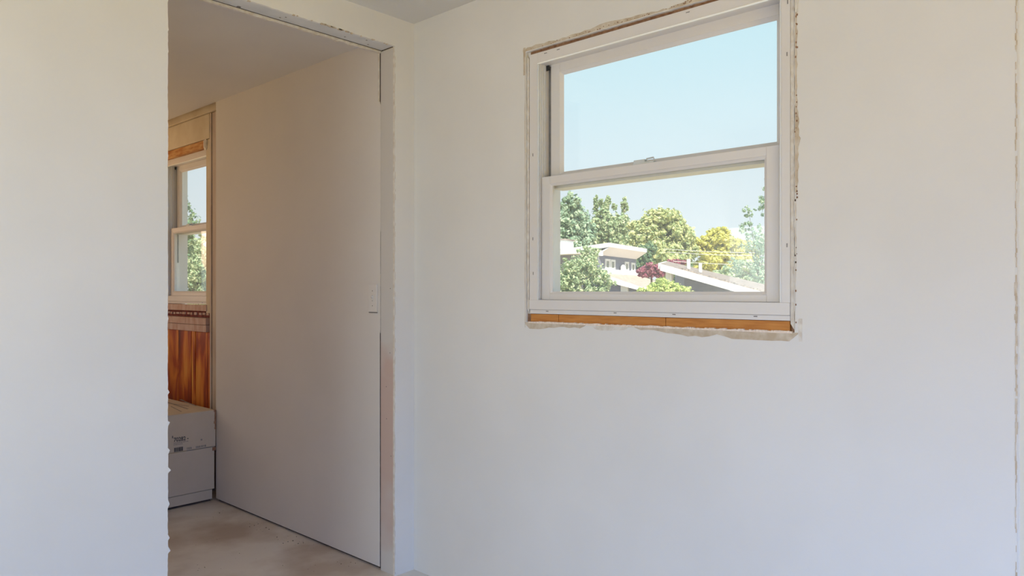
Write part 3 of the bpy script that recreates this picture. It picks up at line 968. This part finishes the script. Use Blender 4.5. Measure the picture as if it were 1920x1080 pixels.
def tree(name, label, cat, x, y, blobs, n, size, mat, seed, trunk=0.2, group=None, fill=0.55):
    """blobs: (dx, dy, z, rx, ry, rz); leaves are small quads in ragged shells, trunk and limbs below"""
    rnd = random.Random(seed)
    t = thing(name, label, cat, (x, y, GROUND), group)
    V, F = [], []
    tot = sum(b[3]*b[5] for b in blobs)
    for (dx, dy, z, rx, ry, rz) in blobs:
        m = int(2.6*n*rx*rz/tot)
        sub = []
        for _ in range(max(18, m//38)):
            u = rnd.uniform(-1, 1); a_ = rnd.uniform(0, 2*math.pi); q = math.sqrt(1-u*u)
            rr = rnd.uniform(fill, 0.92) if rnd.random() < 0.8 else rnd.uniform(0.1, fill)
            sub.append((q*math.cos(a_)*rr, q*math.sin(a_)*rr, u*rr, rnd.uniform(0.08, 0.24)))
        for _ in range(m):
            s0 = rnd.choice(sub)
            u = rnd.uniform(-1, 1); a_ = rnd.uniform(0, 2*math.pi); q = math.sqrt(1-u*u)
            k_ = s0[3]*rnd.uniform(0.3, 1.3)
            px = x+dx+(s0[0]+q*math.cos(a_)*k_)*rx
            py = y+dy+(s0[1]+q*math.sin(a_)*k_)*ry
            pz = z+(s0[2]+u*k_)*rz
            nrm = Vector((q*math.cos(a_)+rnd.uniform(-0.6, 0.6), q*math.sin(a_)+rnd.uniform(-0.6, 0.6), u+rnd.uniform(-0.3, 0.9))).normalized()
            e1 = nrm.orthogonal().normalized()
            e2 = nrm.cross(e1)
            an = rnd.uniform(0, 6.28)
            f1 = (e1*math.cos(an)+e2*math.sin(an))*size*rnd.uniform(0.6, 1.2)
            f2 = nrm.cross(f1)*rnd.uniform(0.5, 0.8)
            c = Vector((px, py, pz))
            k0 = len(V)
            V += [tuple(c-f1), tuple(c+f2), tuple(c+f1), tuple(c-f2)]
            F.append((k0, k0+1, k0+2, k0+3))
    fo_ = link_mesh('foliage', V, F, mat, t)
    fo_['kind'] = 'stuff'
    tm_ = MB()
    zc = min(b[2]-b[5]*0.4 for b in blobs)
    zt = zc + 0.45*(max(b[2] for b in blobs)-zc)
    tm_.tube([(x, y, GROUND-0.05), (x+0.02, y, (GROUND+zc)/2), (x, y+0.03, zc), (x, y, zt)], [trunk, trunk*0.8, trunk*0.65, trunk*0.2], 8)
    for (dx, dy, z, rx, ry, rz) in blobs:
        tm_.tube([(x, y, zc-0.1), (x+dx*0.5, y+dy*0.5, (zc+z)/2), (x+dx, y+dy, z)], [trunk*0.5, trunk*0.35, trunk*0.12], 6)
    tm_.build('trunk', M['bark'], t, 0, True)
    return t

# --- grey house with the flat white overhanging roof, and its lean-to
OX, OY = 57.48, 40.89
EA = math.radians(14)
ex, ey = math.cos(EA), math.sin(EA)
qx, qy = math.cos(EA-math.pi/2), math.sin(EA-math.pi/2)      # outwards, towards the near houses
def HA(w_, z, t): return (OX+ex*t+qx*w_, OY+ey*t+qy*w_, z)
ha = thing('house', 'slate-grey house with a white overhanging flat roof behind the bushy tree', 'house', (OX, OY, GROUND))
MB().prism([(0, GROUND), (0, 4.82), (-8, 4.5), (-8, GROUND)], HA, -6.0, 9.9).build('wall', M['grey_siding'], ha)
MB().prism([(1.16, 5.44), (1.16, 5.84), (-8, 4.95), (-8, 4.55)], HA, -1.2, 10.0).build('roof', M['white_paint'], ha)
MB().prism([(1.14, 5.42), (1.14, 5.445), (-0.2, 4.85), (-0.2, 4.74), (0.0, 4.72)], HA, -1.15, 9.95).build('eave_lining', M['soffit_out'], ha)
MB().prism([(0.9, 4.55), (0.9, 5.05), (-8, 4.9), (-8, 4.4)], HA, -7.5, -2.2).build('roof', M['white_paint'], ha)
MB().prism([(-2.0, 4.9), (-2.0, 6.0), (-4.5, 6.0), (-4.5, 4.9)], HA, -4.4, -2.4).build('chimney', M['white_paint'], ha)
MB().prism([(-1.9, 6.0), (-1.9, 6.12), (-4.6, 6.12), (-4.6, 6.0)], HA, -4.5, -2.3).build('chimney_cap', M['roof_dark'], ha)
for t0, t1, z0, z1 in ((0.55, 1.85, 3.42, 4.42), (1.98, 3.26, 3.42, 4.40), (6.16, 7.31, 3.36, 4.34), (8.15, 9.35, 3.34, 4.30)):
    m_ = MB()
    fr_ = 0.24
    m_.prism([(0.10, z0), (0.10, z1), (-0.1, z1), (-0.1, z0)], HA, t0, t0+fr_)
    m_.prism([(0.10, z0), (0.10, z1), (-0.1, z1), (-0.1, z0)], HA, t1-fr_*1.3, t1)
    m_.prism([(0.10, z1-0.20), (0.10, z1), (-0.1, z1), (-0.1, z1-0.20)], HA, t0+fr_, t1-fr_*1.3)
    m_.prism([(0.12, z0), (0.12, z0+0.16), (-0.1, z0+0.16), (-0.1, z0)], HA, t0+fr_, t1-fr_*1.3)
    wf = m_.build('window', M['white_paint'], ha)
    g_ = MB().prism([(0.04, z0+0.16), (0.04, z1-0.20), (-0.06, z1-0.20), (-0.06, z0+0.16)], HA, t0+fr_, t1-fr_*1.3).build('pane', M['far_glass'], wf)
    g_.location = (0, 0, 0)
MB().tube([HA(0.35, 2.9, 4.75), HA(0.35, 3.75, 4.75), HA(0.35, 3.95, 4.75)], [0.26, 0.26, 0.10], 10).build('vent_pipe', M['white_paint'], ha)
MB().prism([(0.02, 2.95), (0.25, 2.95), (0.25, 3.40), (0.02, 3.40)], HA, -0.9, 9.9).build('flashing', M['white_paint'], ha)
MB().prism([(0.0, 3.05), (4.3, 1.62), (4.3, 1.50), (0.0, 2.90)], HA, -1.0, 10.2).build('lean_to_roof', M['roof_brown'], ha)
MB().prism([(0.0, 3.03), (4.35, 1.60), (4.35, 1.28), (0.0, 2.35)], HA, -1.12, -1.0).build('rake_board', M['white_paint'], ha)
MB().prism([(4.3, 1.63), (4.42, 1.62), (4.42, 1.25), (4.3, 1.25)], HA, -1.12, 10.2).build('gutter', M['white_paint'], ha)
MB().prism([(0.0, GROUND), (3.9, GROUND), (3.9, 1.50), (0.0, 2.80)], HA, -0.4, 9.8).build('lean_to_wall', M['grey_siding'], ha)
MB().prism([(2.1, GROUND), (2.8, GROUND), (2.8, 1.88), (2.1, 2.1)], HA, -0.75, -0.38).build('post', M['white_paint'], ha)

# --- low house with the long white fascia
B1 = Vector((32.37, 19.45, 2.71)); B2 = Vector((32.98, 14.34, 1.27)); B3 = Vector((44.99, 19.01, 1.62)); B4 = Vector((40.56, 23.83, 3.18))
hb = thing('house', 'low house with a long sloping white fascia and dark roof, on the right', 'house', (B1.x, B1.y, GROUND))
dn = Vector((0, 0, -0.05))
MB().hexa([tuple(p+dn) for p in (B1, B2, B3, B4)] + [tuple(p) for p in (B1, B2, B3, B4)]).build('roof', M['roof_dark'], hb)
qf = Vector((-0.5, -0.86, 0)) * 0.12
def fascia(p, q, h_, off, name):
    o_ = [p+off, q+off, q, p]
    MB().hexa([tuple(v-Vector((0, 0, h_))) for v in o_] + [tuple(v+Vector((0, 0, -0.02))) for v in o_]).build(name, M['white_paint'], hb)
fascia(B1, B2, 0.36, (B1-B4).normalized()*0.12, 'rake_board')
fascia(B4, B1, 0.30, (B1-B2).normalized()*0.12, 'rake_board')
# courses of shingles along the edge
rnd = random.Random(23)
for i in range(26):
    t0 = 0.20 + 0.78*i/26
    t1 = t0 + 0.78/26*0.9
    a_ = B1.lerp(B2, t0); b_ = B1.lerp(B2, t1); c_ = B4.lerp(B3, t1); d_ = B4.lerp(B3, t0)
    p_ = [a_, b_, b_.lerp(c_, 0.10), a_.lerp(d_, 0.10)]
    h_ = rnd.uniform(0.02, 0.07)
    MB().hexa([tuple(v) for v in p_] + [tuple(v+Vector((0, 0, h_))) for v in p_]).build('shingle', M['roof_dark'], hb)
I1 = B1.lerp(B3, 0.16); I2 = B2.lerp(B4, 0.14); I3 = B3.lerp(B1, 0.1); I4 = B4.lerp(B2, 0.1)
I1 = I1.lerp(I2, 0.05)
up = [v+Vector((0, 0, -0.12)) for v in (I1, I2, I3, I4)]
MB().hexa([(v.x, v.y, GROUND) for v in up] + [tuple(v) for v in up]).build('wall', M['grey_siding'], hb)
for u_ in (0.075, 0.105):
    p_ = B1.lerp(B2, u_).lerp(B4.lerp(B3, u_), 0.06)
    MB().box(p_.x-0.09, p_.x+0.09, p_.y-0.09, p_.y+0.09, GROUND, p_.z-0.1).build('post', M['white_paint'], hb)
for (p_, r_, hh) in ((Vector((36.04, 19.88, 2.64)), 0.10, 0.42), (Vector((35.57, 18.92, 2.32)), 0.09, 0.48)):
    MB().tube([tuple(p_+Vector((0, 0, -0.25))), tuple(p_+Vector((0, 0, hh)))], [r_, r_], 10).build('vent_pipe', M['white_paint'], hb)

# --- trees and shrubs, near to far
tree('leafy_tree', 'near bushy tree in front of the grey house, at the lower left of the pane', 'tree', 19.23, 14.54,
     [(0, 0, 2.02, 0.75, 0.75, 0.62), (-0.45, 0.30, 1.58, 0.55, 0.55, 0.55), (0.42, -0.42, 1.58, 0.55, 0.55, 0.55), (0.18, -0.18, 2.55, 0.42, 0.42, 0.36), (0, 0, 1.06, 1.0, 1.0, 0.6)], 6500, 0.048, M['leaf_mid'], 101, 0.09)
tree('lime_shrub', 'lime green shrub below the post of the low house', 'shrub', 18.44, 10.96,
     [(0, 0, 1.35, 0.50, 0.50, 0.28), (-0.40, 0.38, 1.21, 0.40, 0.40, 0.24), (0.38, -0.36, 1.2, 0.40, 0.40, 0.28), (-0.05, 0.05, 1.55, 0.2, 0.2, 0.18)], 3800, 0.040, M['leaf_lime'], 102, 0.06)
tree('maroon_shrub', 'maroon leaved shrub between the two houses', 'shrub', 52.01, 32.06,
     [(0, 0, 2.99, 0.95, 0.95, 0.70), (-0.5, 0.5, 2.86, 0.6, 0.6, 0.5), (0.45, -0.45, 2.95, 0.6, 0.6, 0.6)], 2200, 0.13, M['leaf_red'], 103, 0.12)
tree('maroon_shrub', 'small maroon leaved shrub peeking over the low house roof', 'shrub', 57.0, 32.54,
     [(0, 0, 3.81, 0.6, 0.6, 0.30), (-0.4, 0.4, 3.81, 0.5, 0.5, 0.28), (0.4, -0.4, 3.76, 0.45, 0.45, 0.22)], 1400, 0.11, M['leaf_red'], 104, 0.1)
tree('dark_tree', 'small dark green tree at the right end of the grey house', 'tree', 70.55, 44.39,
     [(0, 0, 5.35, 1.0, 1.0, 1.3), (-0.4, 0.5, 4.51, 0.8, 0.8, 1.0), (0.5, -0.5, 6.14, 0.7, 0.7, 0.9)], 2600, 0.17, M['leaf_dark'], 105, 0.15)
tree('pale_tree', 'tall airy bluish tree at the right edge of the lower pane', 'tree', 52.23, 22.96,
     [(0.1, -0.1, 4.89, 1.5, 1.5, 1.5), (0.55, -0.6, 7.66, 1.1, 1.1, 1.2), (-0.7, 0.8, 5.96, 0.8, 0.8, 0.8), (0.4, -0.4, 2.71, 1.8, 1.8, 1.3), (0.7, -0.8, 9.05, 1.0, 1.0, 0.9), (-0.5, 0.6, 7.27, 0.55, 0.55, 0.55), (-1.2, 1.3, 3.1, 0.9, 0.9, 0.8)], 3600, 0.085, M['leaf_blue'], 106, 0.07)
tree('round_tree', 'bluish green round tree at the left edge of the lower pane', 'tree', 83.99, 65.24,
     [(0, 0, 11.44, 2.7, 2.7, 3.6), (-1.2, 1.2, 9.49, 2.4, 2.4, 3.2), (1.2, -1.2, 9.1, 2.2, 2.2, 3.0), (0, 0, 13.77, 1.9, 1.9, 1.9), (0, 0, 5.99, 3.4, 3.4, 3.4)], 6000, 0.30, M['leaf_blue'], 107, 0.4)
tree('pointed_tree', 'pale green tree with thin pointed tops, second from the left', 'tree', 90.22, 64.37,
     [(0, 0, 11.01, 2.3, 2.3, 3.2), (-1.0, 1.1, 9.4, 2.2, 2.2, 3.0), (1.2, -1.3, 9.8, 2.2, 2.2, 2.8), (0.1, -0.1, 13.84, 1.1, 1.1, 2.0), (1.9, -2.0, 11.01, 1.7, 1.7, 2.4), (-0.6, 0.6, 14.65, 0.45, 0.45, 1.3), (0.7, -0.7, 14.97, 0.5, 0.5, 1.1), (0, 0, 6.17, 3.4, 3.4, 3.2)], 6000, 0.29, M['leaf_mid'], 108, 0.4)
tree('slim_tree', 'slim spire of a tree rising behind the broad dome', 'tree', 96.72, 64.69,
     [(0, 0, 14.83, 0.7, 0.7, 1.3), (0.05, 0, 12.72, 0.9, 0.9, 1.6), (-1.0, 1.1, 14.58, 0.45, 0.45, 0.7), (0, 0, 9.34, 2.2, 2.2, 3.2)], 2000, 0.27, M['leaf_mid'], 109, 0.3)
tree('broad_tree', 'broad domed yellow-green tree in the middle of the pane', 'tree', 87.48, 52.57,
     [(0, 0, 10.13, 3.4, 3.4, 2.7), (-1.8, 1.9, 9.03, 2.6, 2.6, 2.6), (1.9, -2.0, 9.03, 2.4, 2.4, 2.6), (-0.6, 0.6, 11.23, 2.0, 2.0, 1.4), (1.0, -1.0, 11.09, 1.9, 1.9, 1.4), (2.5, -2.6, 7.19, 1.8, 1.8, 2.0), (0, 0, 5.95, 4.6, 4.6, 3.0), (-1.9, 2.0, 6.09, 2.2, 2.2, 2.2)], 9500, 0.27, M['leaf_yellow'], 110, 0.5)
tree('golden_tree', 'golden yellow rounded tree to the right of the broad dome', 'tree', 100.32, 50.41,
     [(0, 0, 8.46, 2.6, 2.6, 2.4), (-1.8, 1.9, 7.9, 2.0, 2.0, 1.8), (1.6, -1.7, 7.66, 2.2, 2.2, 2.2), (0, 0, 5.68, 4.2, 4.2, 2.6), (0.2, -0.2, 9.8, 1.4, 1.4, 1.1), (2.6, -2.8, 6.47, 2.4, 2.4, 2.4)], 7000, 0.26, M['leaf_gold'], 111, 0.4)
tree('leafy_tree', 'green tree seen only through the far room window', 'tree', 18.6, 41.85,
     [(0, 0, 3.02, 1.3, 1.3, 1.7), (0.6, 0.6, 2.09, 1.3, 1.3, 1.6), (-0.9, -0.7, 2.71, 1.2, 1.2, 1.6), (0, 0, 4.1, 0.7, 0.7, 0.8), (0, 0, 1.47, 1.6, 1.6, 1.4)], 5000, 0.10, M['leaf_mid'], 112, 0.2)
tree('pale_tree', 'tree tip reaching across the upper pane of the far room window', 'tree', 12.8, 30.43,
     [(0, 0, 3.85, 0.9, 0.9, 1.4), (0.38, 0.42, 5.13, 0.22, 0.22, 0.26), (0.32, 0.36, 5.44, 0.14, 0.14, 0.12)], 1400, 0.075, M['leaf_dark'], 113, 0.12)

tree('low_tree', 'low dark green tree behind the right end of the dark roof', 'tree', 88.25, 39.9,
     [(0, 0, 3.55, 3.2, 3.2, 1.9), (-2.0, 2.2, 3.01, 2.4, 2.4, 1.5), (2.4, -2.6, 3.55, 2.6, 2.6, 1.9), (-3.6, 3.9, 2.87, 2.4, 2.4, 1.3), (0, 0, 1.66, 3.6, 3.6, 2.0)], 5200, 0.22, M['leaf_mid'], 114, 0.3)
tree('low_tree', 'low dark green tree filling the gap behind the broad dome', 'tree', 111.34, 63.55,
     [(0, 0, 4.99, 4.0, 4.0, 2.4), (-5.0, 5.4, 4.53, 4.0, 4.0, 2.4), (5.0, -5.4, 4.72, 4.0, 4.0, 2.4), (0, 0, 2.24, 5.0, 5.0, 2.4), (5.5, -6, 2.24, 4.0, 4.0, 2.4)], 4200, 0.32, M['leaf_dark'], 115, 0.3)

# --- utility wires crossing in front of the golden tree
for i, (v0, v1) in enumerate((((54.48, 32.33, 4.69), (64.15, 21.79, 4.55)), ((54.61, 32.19, 4.42), (64.15, 21.79, 4.32)), ((54.98, 31.79, 3.64), (64.15, 21.79, 3.51)))):
    a_, b_ = Vector(v0), Vector(v1)
    pts = []
    for j in range(25):
        t = j/24
        p_ = a_.lerp(b_, t)
        p_.z -= 0.25*(1-(2*t-1)**2) - 0.2
        pts.append(tuple(p_))
    wo_ = MB().tube(pts, [0.02]*25, 5).build('utility_wire', M['wire'])
    tag(wo_, ('topmost pale utility wire in front of the golden tree', 'middle pale utility wire in front of the golden tree', 'lowest pale utility wire, just above the dark roof')[i], 'wire', 'utility wires')
